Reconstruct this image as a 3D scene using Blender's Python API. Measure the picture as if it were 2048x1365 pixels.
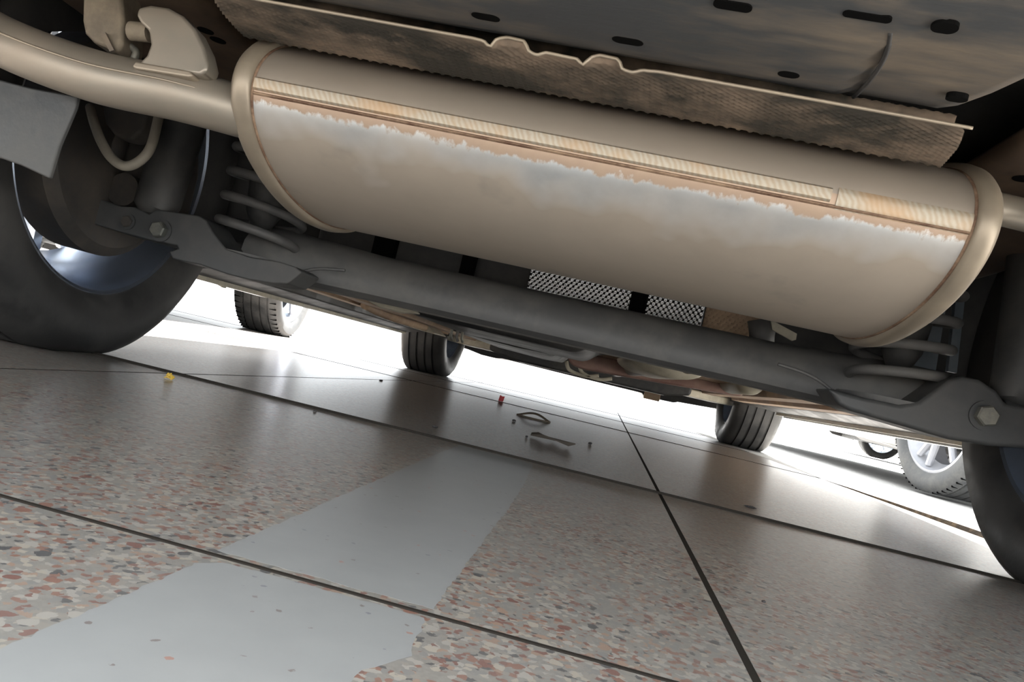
import bpy, bmesh, math, random
from mathutils import Vector, Matrix
random.seed(7)
for o in list(bpy.data.objects): bpy.data.objects.remove(o)
scene = bpy.context.scene
COL = scene.collection

# ------------------------------------------------------------------ camera
F_PX, IW, IH = 1579.2, 2048.0, 1365.0
CAM = Vector((0.088, -1.0625, 0.1244))
YAW, PITCH, ROLL = -0.12596, 0.02973, 0.22867
_fw = Vector((math.sin(YAW)*math.cos(PITCH), math.cos(YAW)*math.cos(PITCH), math.sin(PITCH)))
_r0 = Vector((math.cos(YAW), -math.sin(YAW), 0)); _u0 = _r0.cross(_fw)
_rt = math.cos(ROLL)*_r0 + math.sin(ROLL)*_u0
_up = -math.sin(ROLL)*_r0 + math.cos(ROLL)*_u0
cam_d = bpy.data.cameras.new('camera'); cam = bpy.data.objects.new('camera', cam_d); COL.objects.link(cam)
cam_d.sensor_width = 36.0; cam_d.lens = 36.0*F_PX/IW; cam_d.clip_start = 0.01; cam_d.clip_end = 500
m3 = Matrix((_rt, _up, -_fw)).transposed()
cam.matrix_world = Matrix.Translation(CAM) @ m3.to_4x4()
scene.camera = cam

# ------------------------------------------------------------------ light
w = bpy.data.worlds.new('sky'); scene.world = w; w.use_nodes = True
bg = w.node_tree.nodes['Background']; bg.inputs[0].default_value = (0.93, 0.97, 1.0, 1); bg.inputs[1].default_value = 0.78
sun_d = bpy.data.lights.new('sun', 'SUN'); sun_d.energy = 9.5; sun_d.angle = math.radians(0.6); sun_d.color = (1.0, 0.975, 0.94)
sun = bpy.data.objects.new('sun', sun_d); COL.objects.link(sun)
SUN_EL, SUN_AZ = math.radians(62), math.radians(12)      # azimuth from +Y towards +X
_sd = Vector((math.sin(SUN_AZ)*math.cos(SUN_EL), math.cos(SUN_AZ)*math.cos(SUN_EL), math.sin(SUN_EL)))
sun.rotation_euler = _sd.to_track_quat('Z', 'Y').to_euler(); sun.location = (0, 8, 12)
vs = scene.view_settings
vs.view_transform = 'Standard'; vs.look = 'None'; vs.gamma = 1.0; vs.use_curve_mapping = False; vs.exposure = 2.55

# ------------------------------------------------------------------ measuring helpers
def ray(x, y): return _fw + _rt*((x-IW/2)/F_PX) - _up*((y-IH/2)/F_PX)
def at_y(x, y, Y): d = ray(x, y); return CAM + d*((Y-CAM.y)/d.y)
def at_z(x, y, Z=0.0): d = ray(x, y); return CAM + d*((Z-CAM.z)/d.z)
def at_x(x, y, X): d = ray(x, y); return CAM + d*((X-CAM.x)/d.x)

# ------------------------------------------------------------------ materials
def nodes_of(name):
    m = bpy.data.materials.new(name); m.use_nodes = True
    nt = m.node_tree; b = nt.nodes['Principled BSDF']
    return m, nt, b
def N(nt, kind, **kw):
    n = nt.nodes.new(kind)
    for k, v in kw.items():
        if k in n.inputs: n.inputs[k].default_value = v
        else: setattr(n, k, v)
    return n
def ramp(nt, fac, stops, interp='LINEAR'):
    r = nt.nodes.new('ShaderNodeValToRGB'); r.color_ramp.interpolation = interp
    el = r.color_ramp.elements
    while len(el) < len(stops): el.new(0.5)
    for e, (p, c) in zip(el, stops): e.position = p; e.color = (*c, 1) if len(c) == 3 else c
    nt.links.new(fac, r.inputs[0]); return r.outputs[0]
def mixc(nt, fac, a, b):
    n = nt.nodes.new('ShaderNodeMix'); n.data_type = 'RGBA'
    for s, v in ((n.inputs[0], fac), (n.inputs[6], a), (n.inputs[7], b)):
        if hasattr(v, 'is_linked'): nt.links.new(v, s)
        elif isinstance(v, tuple): s.default_value = (*v, 1)
        else: s.default_value = v
    return n.outputs[2]
def mth(nt, op, a, b=None, clamp=False):
    n = nt.nodes.new('ShaderNodeMath'); n.operation = op; n.use_clamp = clamp
    for s, v in zip(n.inputs, (a, b)):
        if v is None: continue
        if hasattr(v, 'is_linked'): nt.links.new(v, s)
        else: s.default_value = v
    return n.outputs[0]
def coord(nt, scale=(1, 1, 1)):
    tc = nt.nodes.new('ShaderNodeTexCoord'); mp = nt.nodes.new('ShaderNodeMapping')
    mp.inputs['Scale'].default_value = scale
    nt.links.new(tc.outputs['Object'], mp.inputs[0]); return mp.outputs[0]
def noise(nt, vec, scale, detail=5.0, rough=0.6):
    n = N(nt, 'ShaderNodeTexNoise'); n.inputs['Scale'].default_value = scale
    n.inputs['Detail'].default_value = detail; n.inputs['Roughness'].default_value = rough
    nt.links.new(vec, n.inputs['Vector']); return n.outputs['Fac']
def bump(nt, b, h, strength=0.3, dist=0.002):
    n = N(nt, 'ShaderNodeBump'); n.inputs['Strength'].default_value = strength; n.inputs['Distance'].default_value = dist
    nt.links.new(h, n.inputs['Height']); nt.links.new(n.outputs[0], b.inputs['Normal'])

def dusty(name, base, dust, scale=9.0, lo=0.42, hi=0.66, metallic=0.0, rough=0.6, stretch=(1, 1, 1), bmp=0.25, spec=0.4):
    m, nt, b = nodes_of(name); v = coord(nt, stretch)
    n1 = noise(nt, v, scale); n2 = noise(nt, v, scale*7, 4.0)
    f = ramp(nt, mth(nt, 'ADD', mth(nt, 'MULTIPLY', n1, 0.75), mth(nt, 'MULTIPLY', n2, 0.25)), [(lo, (0, 0, 0)), (hi, (1, 1, 1))])
    nt.links.new(mixc(nt, f, base, dust), b.inputs['Base Color'])
    b.inputs['Metallic'].default_value = metallic; b.inputs['Specular IOR Level'].default_value = spec
    nt.links.new(ramp(nt, f, [(0, (rough*.8,)*3), (1, (min(1, rough*1.25),)*3)]), b.inputs['Roughness'])
    bump(nt, b, n2, bmp)
    return m
def plain(name, col, rough=0.5, metallic=0.0, spec=0.5):
    m, nt, b = nodes_of(name); v = coord(nt); n1 = noise(nt, v, 25)
    nt.links.new(mixc(nt, n1, tuple(c*.85 for c in col), tuple(min(1, c*1.15) for c in col)), b.inputs['Base Color'])
    b.inputs['Roughness'].default_value = rough; b.inputs['Metallic'].default_value = metallic; b.inputs['Specular IOR Level'].default_value = spec
    return m

def make_terrazzo():
    m, nt, b = nodes_of('terrazzo')
    geo = nt.nodes.new('ShaderNodeNewGeometry'); v = geo.outputs['Position']
    def cells(scale, seed):
        mp = nt.nodes.new('ShaderNodeMapping'); mp.inputs['Location'].default_value = (seed, seed*1.7, 0)
        nt.links.new(v, mp.inputs[0])
        ns = N(nt, 'ShaderNodeTexNoise'); ns.inputs['Scale'].default_value = scale*1.1; ns.inputs['Detail'].default_value = 3
        nt.links.new(mp.outputs[0], ns.inputs['Vector'])
        ad = nt.nodes.new('ShaderNodeMix'); ad.data_type = 'VECTOR'; ad.blend_type = 'LINEAR_LIGHT' if False else 'MIX' if False else 'MIX'
        vm = nt.nodes.new('ShaderNodeVectorMath'); vm.operation = 'MULTIPLY_ADD'
        nt.links.new(ns.outputs['Color'], vm.inputs[0]); vm.inputs[1].default_value = (0.9/scale,)*3; nt.links.new(mp.outputs[0], vm.inputs[2])
        nt.nodes.remove(ad)
        vo = N(nt, 'ShaderNodeTexVoronoi'); vo.inputs['Scale'].default_value = scale; nt.links.new(vm.outputs[0], vo.inputs['Vector'])
        sp = nt.nodes.new('ShaderNodeSeparateColor'); nt.links.new(vo.outputs['Color'], sp.inputs[0])
        return vo.outputs['Distance'], sp.outputs
    d1, c1 = cells(130.0, 0.0); d2, c2 = cells(320.0, 3.1)
    matrix = mixc(nt, noise(nt, v, 300.0, 4), (0.26, 0.24, 0.21), (0.46, 0.435, 0.39))
    pal = [(0.0, (0.40, 0.36, 0.31)), (0.16, (0.56, 0.52, 0.46)), (0.34, (0.32, 0.31, 0.29)), (0.48, (0.34, 0.135, 0.085)), (0.60, (0.48, 0.31, 0.22)),
           (0.70, (0.065, 0.066, 0.075)), (0.78, (0.60, 0.53, 0.43)), (0.9, (0.26, 0.085, 0.06))]
    big = ramp(nt, c1[0], pal, 'CONSTANT'); small = ramp(nt, c2[0], pal, 'CONSTANT')
    s_on = mth(nt, 'GREATER_THAN', c2[1], 0.40); c = mixc(nt, mth(nt, 'MULTIPLY', s_on, 0.9), matrix, small)
    b_on = mth(nt, 'MULTIPLY', mth(nt, 'GREATER_THAN', c1[1], 0.66), mth(nt, 'LESS_THAN', d1, 0.46)); c = mixc(nt, b_on, c, big)
    # worn grey film of dirt over the chips, patchy
    film = ramp(nt, noise(nt, v, 4.0, 4), [(0.3, (0.10,)*3), (0.68, (0.55,)*3)])
    c = mixc(nt, film, c, (0.37, 0.36, 0.335))
    c = mixc(nt, 0.33, c, (0.0, 0.0, 0.0))
    nt.links.new(c, b.inputs['Base Color'])
    b.inputs['Roughness'].default_value = 0.30
    b.inputs['Specular IOR Level'].default_value = 1.0
    return m
M = {}
M['terrazzo'] = make_terrazzo()
def make_stripe():
    m, nt, b = nodes_of('worn_white_paint'); geo = nt.nodes.new('ShaderNodeNewGeometry'); v = geo.outputs['Position']
    vo = N(nt, 'ShaderNodeTexVoronoi'); vo.inputs['Scale'].default_value = 120; nt.links.new(v, vo.inputs['Vector'])
    sp = nt.nodes.new('ShaderNodeSeparateColor'); nt.links.new(vo.outputs['Color'], sp.inputs[0])
    n = noise(nt, v, 260, 4)
    chip = mth(nt, 'MULTIPLY', mth(nt, 'GREATER_THAN', sp.outputs[1], 0.76), mth(nt, 'LESS_THAN', mth(nt, 'ADD', vo.outputs['Distance'], mth(nt, 'MULTIPLY', n, 0.7)), 0.50))
    col = ramp(nt, sp.outputs[0], [(0, (0.16, 0.13, 0.12)), (0.5, (0.33, 0.17, 0.13)), (0.75, (0.14, 0.14, 0.17))], 'CONSTANT')
    base = mixc(nt, noise(nt, v, 30, 5), (0.26, 0.265, 0.265), (0.325, 0.33, 0.325))
    nt.links.new(mixc(nt, mth(nt, 'MULTIPLY', chip, 0.75), base, col), b.inputs['Base Color'])
    b.inputs['Roughness'].default_value = 0.31; b.inputs['Specular IOR Level'].default_value = 1.0
    return m
M['stripe'] = make_stripe()
def ground_mat(name, c1, c2, scale, rough=0.8, bstr=0.4):
    m, nt, b = nodes_of(name); geo = nt.nodes.new('ShaderNodeNewGeometry'); v = geo.outputs['Position']
    n1 = noise(nt, v, scale, 4); n2 = noise(nt, v, 1.3, 5)
    f = mth(nt, 'ADD', mth(nt, 'MULTIPLY', n1, 0.7), mth(nt, 'MULTIPLY', n2, 0.3))
    nt.links.new(ramp(nt, f, [(0.38, c1), (0.6, c2)]), b.inputs['Base Color']); b.inputs['Roughness'].default_value = rough
    bump(nt, b, n1, bstr, 0.003); return m
M['asphalt'] = ground_mat('sunlit_pale_asphalt', (0.40, 0.39, 0.37), (0.58, 0.565, 0.54), 120)
M['concrete'] = ground_mat('concrete_apron', (0.36, 0.345, 0.32), (0.47, 0.45, 0.42), 40, 0.7, 0.15)
M['grout'] = plain('grout', (0.03, 0.026, 0.022), 0.95, spec=0.03)
M['rubber'] = dusty('tyre_rubber', (0.018, 0.018, 0.018), (0.05, 0.048, 0.045), 12, rough=0.65, bmp=0.15)
M['rubber_grey'] = dusty('dusty_tyre_rubber', (0.035, 0.036, 0.037), (0.09, 0.09, 0.088), 12, rough=0.7, bmp=0.15)
M['rubber_glare'] = dusty('glare_paled_tyre_rubber', (0.06, 0.063, 0.067), (0.13, 0.13, 0.127), 12, rough=0.75, bmp=0.15)  # lens glare and sunlit haze put into the rubber colour
M['alloy'] = plain('alloy_wheel', (0.50, 0.54, 0.60), 0.28, 0.9)
M['alloy_dark'] = plain('brushed_alloy_barrel', (0.42, 0.48, 0.58), 0.26, 0.9)
M['alloy_white'] = plain('bright_alloy_wheel', (0.36, 0.37, 0.40), 0.4, 0.3)
M['gold'] = plain('brass_wheel_nut', (0.55, 0.40, 0.16), 0.4, 0.8)
M['beam'] = dusty('dusty_black_steel', (0.07, 0.07, 0.07), (0.125, 0.12, 0.112), 7, rough=0.62, bmp=0.2)
M['beam_dark'] = dusty('dark_underbody_plastic', (0.02, 0.021, 0.022), (0.055, 0.053, 0.05), 9, rough=0.6)
M['black'] = plain('black_cavity_paint', (0.003, 0.003, 0.003), 0.9, spec=0.05)
M['cast'] = dusty('cast_iron', (0.03, 0.028, 0.026), (0.07, 0.06, 0.05), 14, rough=0.8)
M['bolt'] = dusty('dusty_zinc_bolt', (0.10, 0.105, 0.095), (0.20, 0.19, 0.16), 30, rough=0.5, metallic=0.4)
M['dirt_steel'] = dusty('dirt_caked_steel', (0.05, 0.053, 0.056), (0.16, 0.13, 0.098), 5, 0.46, 0.64, rough=0.75, stretch=(0.7, 2.2, 2.0))
M['brown_pan'] = dusty('brown_dirt_coated_pan', (0.24, 0.16, 0.105), (0.42, 0.31, 0.21), 7, rough=0.85)
M['rail'] = dusty('brown_dusted_rail', (0.055, 0.036, 0.024), (0.13, 0.09, 0.06), 9, rough=0.85)
M['cream'] = dusty('cream_dusted_steel', (0.30, 0.28, 0.22), (0.48, 0.44, 0.35), 9, rough=0.6)
M['tan_rubber'] = dusty('dust_coated_rubber', (0.12, 0.10, 0.075), (0.22, 0.185, 0.135), 20, rough=0.8)
M['red_steel'] = dusty('red_oxide_steel', (0.16, 0.09, 0.075), (0.24, 0.16, 0.13), 8, rough=0.75)
M['foil'] = plain('bright_foil_shield', (0.42, 0.43, 0.44), 0.25, 0.95)
M['arm'] = dusty('dusty_arm_steel', (0.042, 0.044, 0.045), (0.08, 0.077, 0.073), 7, rough=0.62, bmp=0.2)
M['damper'] = dusty('grimy_damper_steel', (0.035, 0.036, 0.036), (0.07, 0.067, 0.062), 9, rough=0.6)
M['pipe'] = dusty('dusty_exhaust_pipe', (0.225, 0.205, 0.17), (0.27, 0.23, 0.185), 8, rough=0.42, metallic=0.45, stretch=(0.6, 1, 1), bmp=0.05)
M['hose'] = dusty('tan_hose_rubber', (0.15, 0.135, 0.11), (0.21, 0.19, 0.15), 20, rough=0.7)
M['body_silver'] = plain('silver_car_paint', (0.26, 0.265, 0.275), 0.3, 0.4)
M['body_white'] = plain('white_car_paint', (0.78, 0.78, 0.77), 0.25)
M['body_grey'] = plain('grey_car_paint', (0.10, 0.095, 0.09), 0.3)
M['glass'] = plain('dark_window_glass', (0.02, 0.025, 0.03), 0.05)
M['orange'] = plain('orange_reflector', (0.75, 0.38, 0.10), 0.35)
M['leaf'] = plain('dry_leaf', (0.10, 0.075, 0.05), 0.7)
M['scrap'] = plain('wet_dark_scrap', (0.09, 0.075, 0.06), 0.45)
M['red'] = plain('red_plastic', (0.50, 0.03, 0.03), 0.5)
M['yellow'] = plain('yellow_petal', (0.65, 0.42, 0.06), 0.6)
M['crumb'] = plain('dark_grit', (0.05, 0.045, 0.045), 0.8)

def make_muffler_mat():
    m, nt, b = nodes_of('weathered_muffler_steel')
    tc = nt.nodes.new('ShaderNodeTexCoord'); v = tc.outputs['Object']
    sx = nt.nodes.new('ShaderNodeSeparateXYZ'); nt.links.new(v, sx.inputs[0]); X, Yc, Z = sx.outputs
    st = nt.nodes.new('ShaderNodeMapping'); st.inputs['Scale'].default_value = (1, 1, 0.35); nt.links.new(v, st.inputs[0])
    drip = noise(nt, st.outputs[0], 75, 4, 0.65); slow = noise(nt, v, 9, 3); fine = noise(nt, v, 160, 4)
    # depth below the seam in mm-like units: 0 at seam, 1 at 40 mm below
    below = mth(nt, 'MULTIPLY', mth(nt, 'SUBTRACT', -0.014, Z), 25.0)
    # rust film under the seam with a ragged, dripping edge
    edge = mth(nt, 'ADD', below, mth(nt, 'MULTIPLY', mth(nt, 'SUBTRACT', drip, 0.5), 0.55))
    edge = mth(nt, 'ADD', edge, mth(nt, 'MULTIPLY', mth(nt, 'SUBTRACT', slow, 0.5), 0.35))
    rust = ramp(nt, edge, [(0.10, (1, 1, 1)), (0.17, (0, 0, 0))])
    # washed metal just below the rust, sky reflection painted in, tapering into dust
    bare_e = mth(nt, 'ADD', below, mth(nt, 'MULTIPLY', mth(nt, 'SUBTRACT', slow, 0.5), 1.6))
    bare_sheen = ramp(nt, bare_e, [(0.15, (1, 1, 1)), (0.72, (0, 0, 0))])
    dust = mixc(nt, noise(nt, v, 22, 5), (0.365, 0.318, 0.262), (0.435, 0.38, 0.315))
    stain = ramp(nt, noise(nt, v, 12, 4), [(0.60, (0, 0, 0)), (0.74, (1, 1, 1))])
    dust = mixc(nt, mth(nt, 'MULTIPLY', stain, 0.45), dust, (0.22, 0.21, 0.19))
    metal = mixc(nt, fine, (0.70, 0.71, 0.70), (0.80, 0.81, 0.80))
    c = mixc(nt, bare_sheen, dust, metal)
    rcol = mixc(nt, drip, (0.36, 0.24, 0.14), (0.25, 0.135, 0.07))
    c = mixc(nt, mth(nt, 'MULTIPLY', rust, 0.85), c, rcol)
    # upper shell: even warm grey dust
    upper = mth(nt, 'GREATER_THAN', Z, -0.001)
    c = mixc(nt, upper, c, mixc(nt, noise(nt, v, 14, 5), (0.27, 0.235, 0.195), (0.345, 0.30, 0.25)))
    nt.links.new(c, b.inputs['Base Color'])
    nb = mth(nt, 'MULTIPLY', bare_sheen, mth(nt, 'SUBTRACT', 1.0, mth(nt, 'MAXIMUM', rust, upper)))
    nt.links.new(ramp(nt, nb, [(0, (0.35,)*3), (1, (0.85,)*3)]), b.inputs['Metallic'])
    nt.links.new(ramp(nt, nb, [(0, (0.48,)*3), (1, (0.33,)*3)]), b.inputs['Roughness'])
    bump(nt, b, fine, 0.05, 0.001)
    return m
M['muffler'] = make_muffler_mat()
def make_band_mat():
    m, nt, b = nodes_of('scuffed_seam_band'); v = coord(nt)
    mp = nt.nodes.new('ShaderNodeMapping'); mp.inputs['Rotation'].default_value = (0, math.radians(28), 0); nt.links.new(v, mp.inputs[0])
    wv = N(nt, 'ShaderNodeTexWave'); wv.inputs['Scale'].default_value = 70; wv.inputs['Distortion'].default_value = 6; wv.inputs['Detail'].default_value = 3
    nt.links.new(mp.outputs[0], wv.inputs['Vector'])
    c = mixc(nt, wv.outputs['Fac'], (0.34, 0.285, 0.21), (0.40, 0.36, 0.295))
    rs = ramp(nt, noise(nt, v, 14, 4), [(0.48, (0, 0, 0)), (0.62, (1, 1, 1))])
    c = mixc(nt, mth(nt, 'MULTIPLY', rs, 0.6), c, (0.40, 0.25, 0.13))
    nt.links.new(c, b.inputs['Base Color']); b.inputs['Metallic'].default_value = 0.3; b.inputs['Roughness'].default_value = 0.5
    return m
M['band'] = make_band_mat()
M['rust'] = dusty('rust_line', (0.11, 0.06, 0.038), (0.30, 0.21, 0.14), 40, rough=0.9)
M['lip'] = dusty('tan_rolled_lip', (0.26, 0.22, 0.17), (0.33, 0.28, 0.21), 12, rough=0.45, metallic=0.35, bmp=0.05)

# ------------------------------------------------------------------ mesh helpers
def link_mesh(name, verts, faces, mat, parent=None, smooth=False, loc=None):
    me = bpy.data.meshes.new(name)
    if loc is not None:
        loc = Vector(loc); verts = [Vector(v)-loc for v in verts]
    me.from_pydata([tuple(v) for v in verts], [], faces); me.update()
    bm = bmesh.new(); bm.from_mesh(me); bmesh.ops.recalc_face_normals(bm, faces=bm.faces); bm.to_mesh(me); bm.free()
    me.materials.append(M[mat] if isinstance(mat, str) else mat)
    if smooth:
        for p in me.polygons: p.use_smooth = True
    o = bpy.data.objects.new(name, me); COL.objects.link(o)
    if loc is not None: o.location = loc
    if parent is not None:
        o.parent = parent
    return o
def edge_split(o, ang=35):
    md = o.modifiers.new('edge_split', 'EDGE_SPLIT'); md.split_angle = math.radians(ang); return o
def bevel(o, wdt=0.003, seg=2):
    md = o.modifiers.new('bevel', 'BEVEL'); md.width = wdt; md.segments = seg; md.limit_method = 'ANGLE'; md.angle_limit = math.radians(35)
    for p in o.data.polygons: p.use_smooth = True
    md.harden_normals = True
    return o
class MB:
    def __init__(s): s.v = []; s.f = []
    def add(s, v, f):
        k = len(s.v); s.v += [Vector(q) for q in v]; s.f += [tuple(i+k for i in q) for q in f]; return s
    def box(s, a, b):
        (x0, y0, z0), (x1, y1, z1) = a, b
        return s.add([(x0,y0,z0),(x1,y0,z0),(x1,y1,z0),(x0,y1,z0),(x0,y0,z1),(x1,y0,z1),(x1,y1,z1),(x0,y1,z1)],
                     [(0,3,2,1),(4,5,6,7),(0,1,5,4),(1,2,6,5),(2,3,7,6),(3,0,4,7)])
    def prism(s, pts, off):
        n = len(pts); off = Vector(off); p = [Vector(q) for q in pts]
        return s.add(p+[q+off for q in p], [tuple(range(n)), tuple(reversed(range(n, 2*n)))]+[(i, (i+1) % n, n+(i+1) % n, n+i) for i in range(n)])
    def rings(s, rs, cap=True, closed=False):
        n = len(rs[0]); v = [q for r in rs for q in r]; f = []
        R = len(rs)
        for j in range(R if closed else R-1):
            j2 = (j+1) % R
            for i in range(n): f.append((j*n+i, j*n+(i+1) % n, j2*n+(i+1) % n, j2*n+i))
        if cap and not closed: f += [tuple(reversed(range(n))), tuple((R-1)*n+i for i in range(n))]
        return s.add(v, f)
    def tube(s, path, r, n=16, cap=True):
        P = [Vector(p) for p in path]; rs = []; prev = None
        for i, p in enumerate(P):
            t = (P[min(i+1, len(P)-1)]-P[max(i-1, 0)]).normalized()
            if prev is None:
                a = Vector((0, 0, 1)) if abs(t.z) < 0.9 else Vector((1, 0, 0)); nrm = (a-t*a.dot(t)).normalized()
            else: nrm = (prev-t*prev.dot(t)).normalized()
            prev = nrm; bn = t.cross(nrm); rr = r[i] if isinstance(r, (list, tuple)) else r
            rs.append([p+nrm*(rr*math.cos(2*math.pi*k/n))+bn*(rr*math.sin(2*math.pi*k/n)) for k in range(n)])
        return s.rings(rs, cap)
    def lathe_x(s, prof, c, n=64, closed=True):
        """prof: (dx, r) pairs turned about the X axis through c"""
        rs = [[(c[0]+dx, c[1]+r*math.sin(2*math.pi*k/n), c[2]+r*math.cos(2*math.pi*k/n)) for k in range(n)] for dx, r in prof]
        return s.rings(rs, cap=not closed, closed=closed)
    def make(s, name, mat, parent=None, smooth=False, loc=None): return link_mesh(name, s.v, s.f, mat, parent, smooth, loc)
def catmull(pts, sub=8):
    P = [Vector(p) for p in pts]; out = []
    for i in range(len(P)-1):
        a, b, c, d = P[max(i-1, 0)], P[i], P[i+1], P[min(i+2, len(P)-1)]
        for k in range(sub):
            t = k/sub
            out.append(0.5*((2*b)+(c-a)*t+(2*a-5*b+4*c-d)*t*t+(3*b-a-3*c+d)*t**3))
    out.append(P[-1]); return out
def tag(o, label, cat, group=None, kind=None):
    if label: o['label'] = label
    if cat: o['category'] = cat
    if group: o['group'] = group
    if kind: o['kind'] = kind
    return o
def empty(name, loc=(0, 0, 0), rz=0):
    o = bpy.data.objects.new(name, None); COL.objects.link(o); o.location = loc; o.rotation_euler = (0, 0, rz); o.empty_display_size = 0.1; return o

# ------------------------------------------------------------------ the ground
gd = MB().box((-60, -25, -0.16), (60, 120, -0.012)).make('ground', 'asphalt'); tag(gd, 'sunlit grey asphalt stretching out beyond the terrazzo floor', None, kind='structure')
# terrazzo slabs: 0.72 m pitch, joints found at Y = 0.03 + k*0.72 and X = 0.19 + k*0.72
PX, PY, X0, Y0, GAP = 0.72, 0.72, 0.193, 0.033, 0.0052
fl = MB().prism([(-8.46, -6.5, -0.012), (1.78, -6.5, -0.012), (0.535, 3.628, -0.012), (-8.46, 3.628, -0.012)], (0, 0, 0.01165)).make('floor', 'grout'); tag(fl, 'grey and red chip terrazzo floor laid in large slabs', None, kind='structure')
# right-hand edge of the terrazzo runs slightly askew to the joints
eA, eB = Vector((0.905, 0.60)), Vector((0.80, 1.47)); eD = (eA-eB)/(eA.y-eB.y)
def edge_x(y): return eA.x+(y-eA.y)*eD.x
for i in range(-12, 2):
    for j in range(-9, 6):
        x0 = X0+(i-1)*PX+GAP/2; x1 = X0+i*PX-GAP/2; y0 = Y0+(j-1)*PY+GAP/2+0; y1 = y0+PY-GAP
        if j == 1: continue
        if j == 2: y0 -= PY          # the row ahead of the rear axle is one deep slab
        if i == 1:
            xa, xb = edge_x(y0)-0.006, edge_x(y1)-0.006
        else: xa = xb = x1
        if min(xa, xb)-x0 < 0.05: continue
        dz = -0.00012*(j+9)/15
        t = MB().prism([(x0, y0, -0.012), (xa, y0, -0.012), (xb, y1, -0.012), (x0, y1, -0.012)], (0, 0, 0.012+dz))
        o = t.make('terrazzo_slab', 'terrazzo', fl)
for j in (-2, -1, 0, 2, 3, 4):      # dark sealant standing slightly proud of the cross joints
    yj = Y0+j*PY; hgt = 0.0028 if j == 0 else 0.0011 if j > 0 else 0.0002
    o = MB().prism([(-7.0, yj-GAP/2, -0.004), (edge_x(yj)-0.008, yj-GAP/2, -0.004), (edge_x(yj)-0.008, yj-GAP/4, hgt), (-7.0, yj-GAP/4, hgt)], (0, GAP*0.6, 0)).make('joint_sealant', 'grout', fl)
def edge_strip():      # dirt-filled gap along the right edge, widening towards the viewer
    ys_ = [1.47-0.1*k for k in range(31)]; rs = []
    for k, y in enumerate(ys_):
        w_ = 0.0015+0.018*min(1, k/9); h_ = 0.001+0.011*min(1, k/9)+random.uniform(-.0006, .0006); x = edge_x(y)-0.004
        rs.append([(x, y, -0.008), (x+w_+0.004, y, -0.008), (x+w_, y, h_*0.8), (x+w_*0.3, y, h_)])
    o = MB().rings(rs).make('edge_sealant', 'grout_brown', fl); o['label'] = 'dark dirt-filled gap along the terrazzo edge'
M['grout_brown'] = dusty('brown_dirt_grout', (0.03, 0.025, 0.02), (0.10, 0.075, 0.05), 40, rough=0.95, spec=0.05)
edge_strip()
# concrete apron strip along the terrazzo edge, then asphalt
ap = MB().prism([(edge_x(-3)+0.012, -3, -0.012), (2.1, -3, -0.012), (1.16, 1.74, -0.012), (0.93, 2.76, -0.012), (0.60, 4.6, -0.012), (edge_x(4.2)+0.004, 4.2, -0.012), (edge_x(1.47)+0.002, 1.47, -0.012)], (0, 0, 0.010)).make('trim_1', 'concrete')
tag(ap, 'pale concrete strip along the right edge of the terrazzo floor', None, kind='structure')

def stripe(pts, z0=-0.001, z1=0.0008, name='painted_stripe'):
    # ragged outline: subdivide the traced corners and jitter a little
    out = []
    n = len(pts)
    for i in range(n):
        a, b = Vector(pts[i]), Vector(pts[(i+1) % n]); k = max(2, int((b-a).length/0.006))
        for q in range(k):
            p = a.lerp(b, q/k); out.append((p.x+random.uniform(-.0009, .0009), p.y+random.uniform(-.0012, .0012), z0))
    o = MB().prism(out, (0, 0, z1-z0)).make(name, 'stripe', fl); o['label'] = 'worn white painted stripe on the terrazzo'; return o
ja = Y0-PY
stripe([(-0.082, ja+0.0075), (0.031, ja+0.0085), (0.030, -0.37), (0.027, -0.20), (0.018, 0.016), (-0.088, 0.024), (-0.088, -0.2)], -0.002, -0.00003)
stripe([(-0.079, ja-0.018), (-0.072, ja-0.007), (0.031, ja-0.006), (0.036, -0.742), (0.024, -0.768), (0.022, -0.80), (0.030, -0.95), (-0.078, -0.95)], -0.002, -0.00003)

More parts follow.
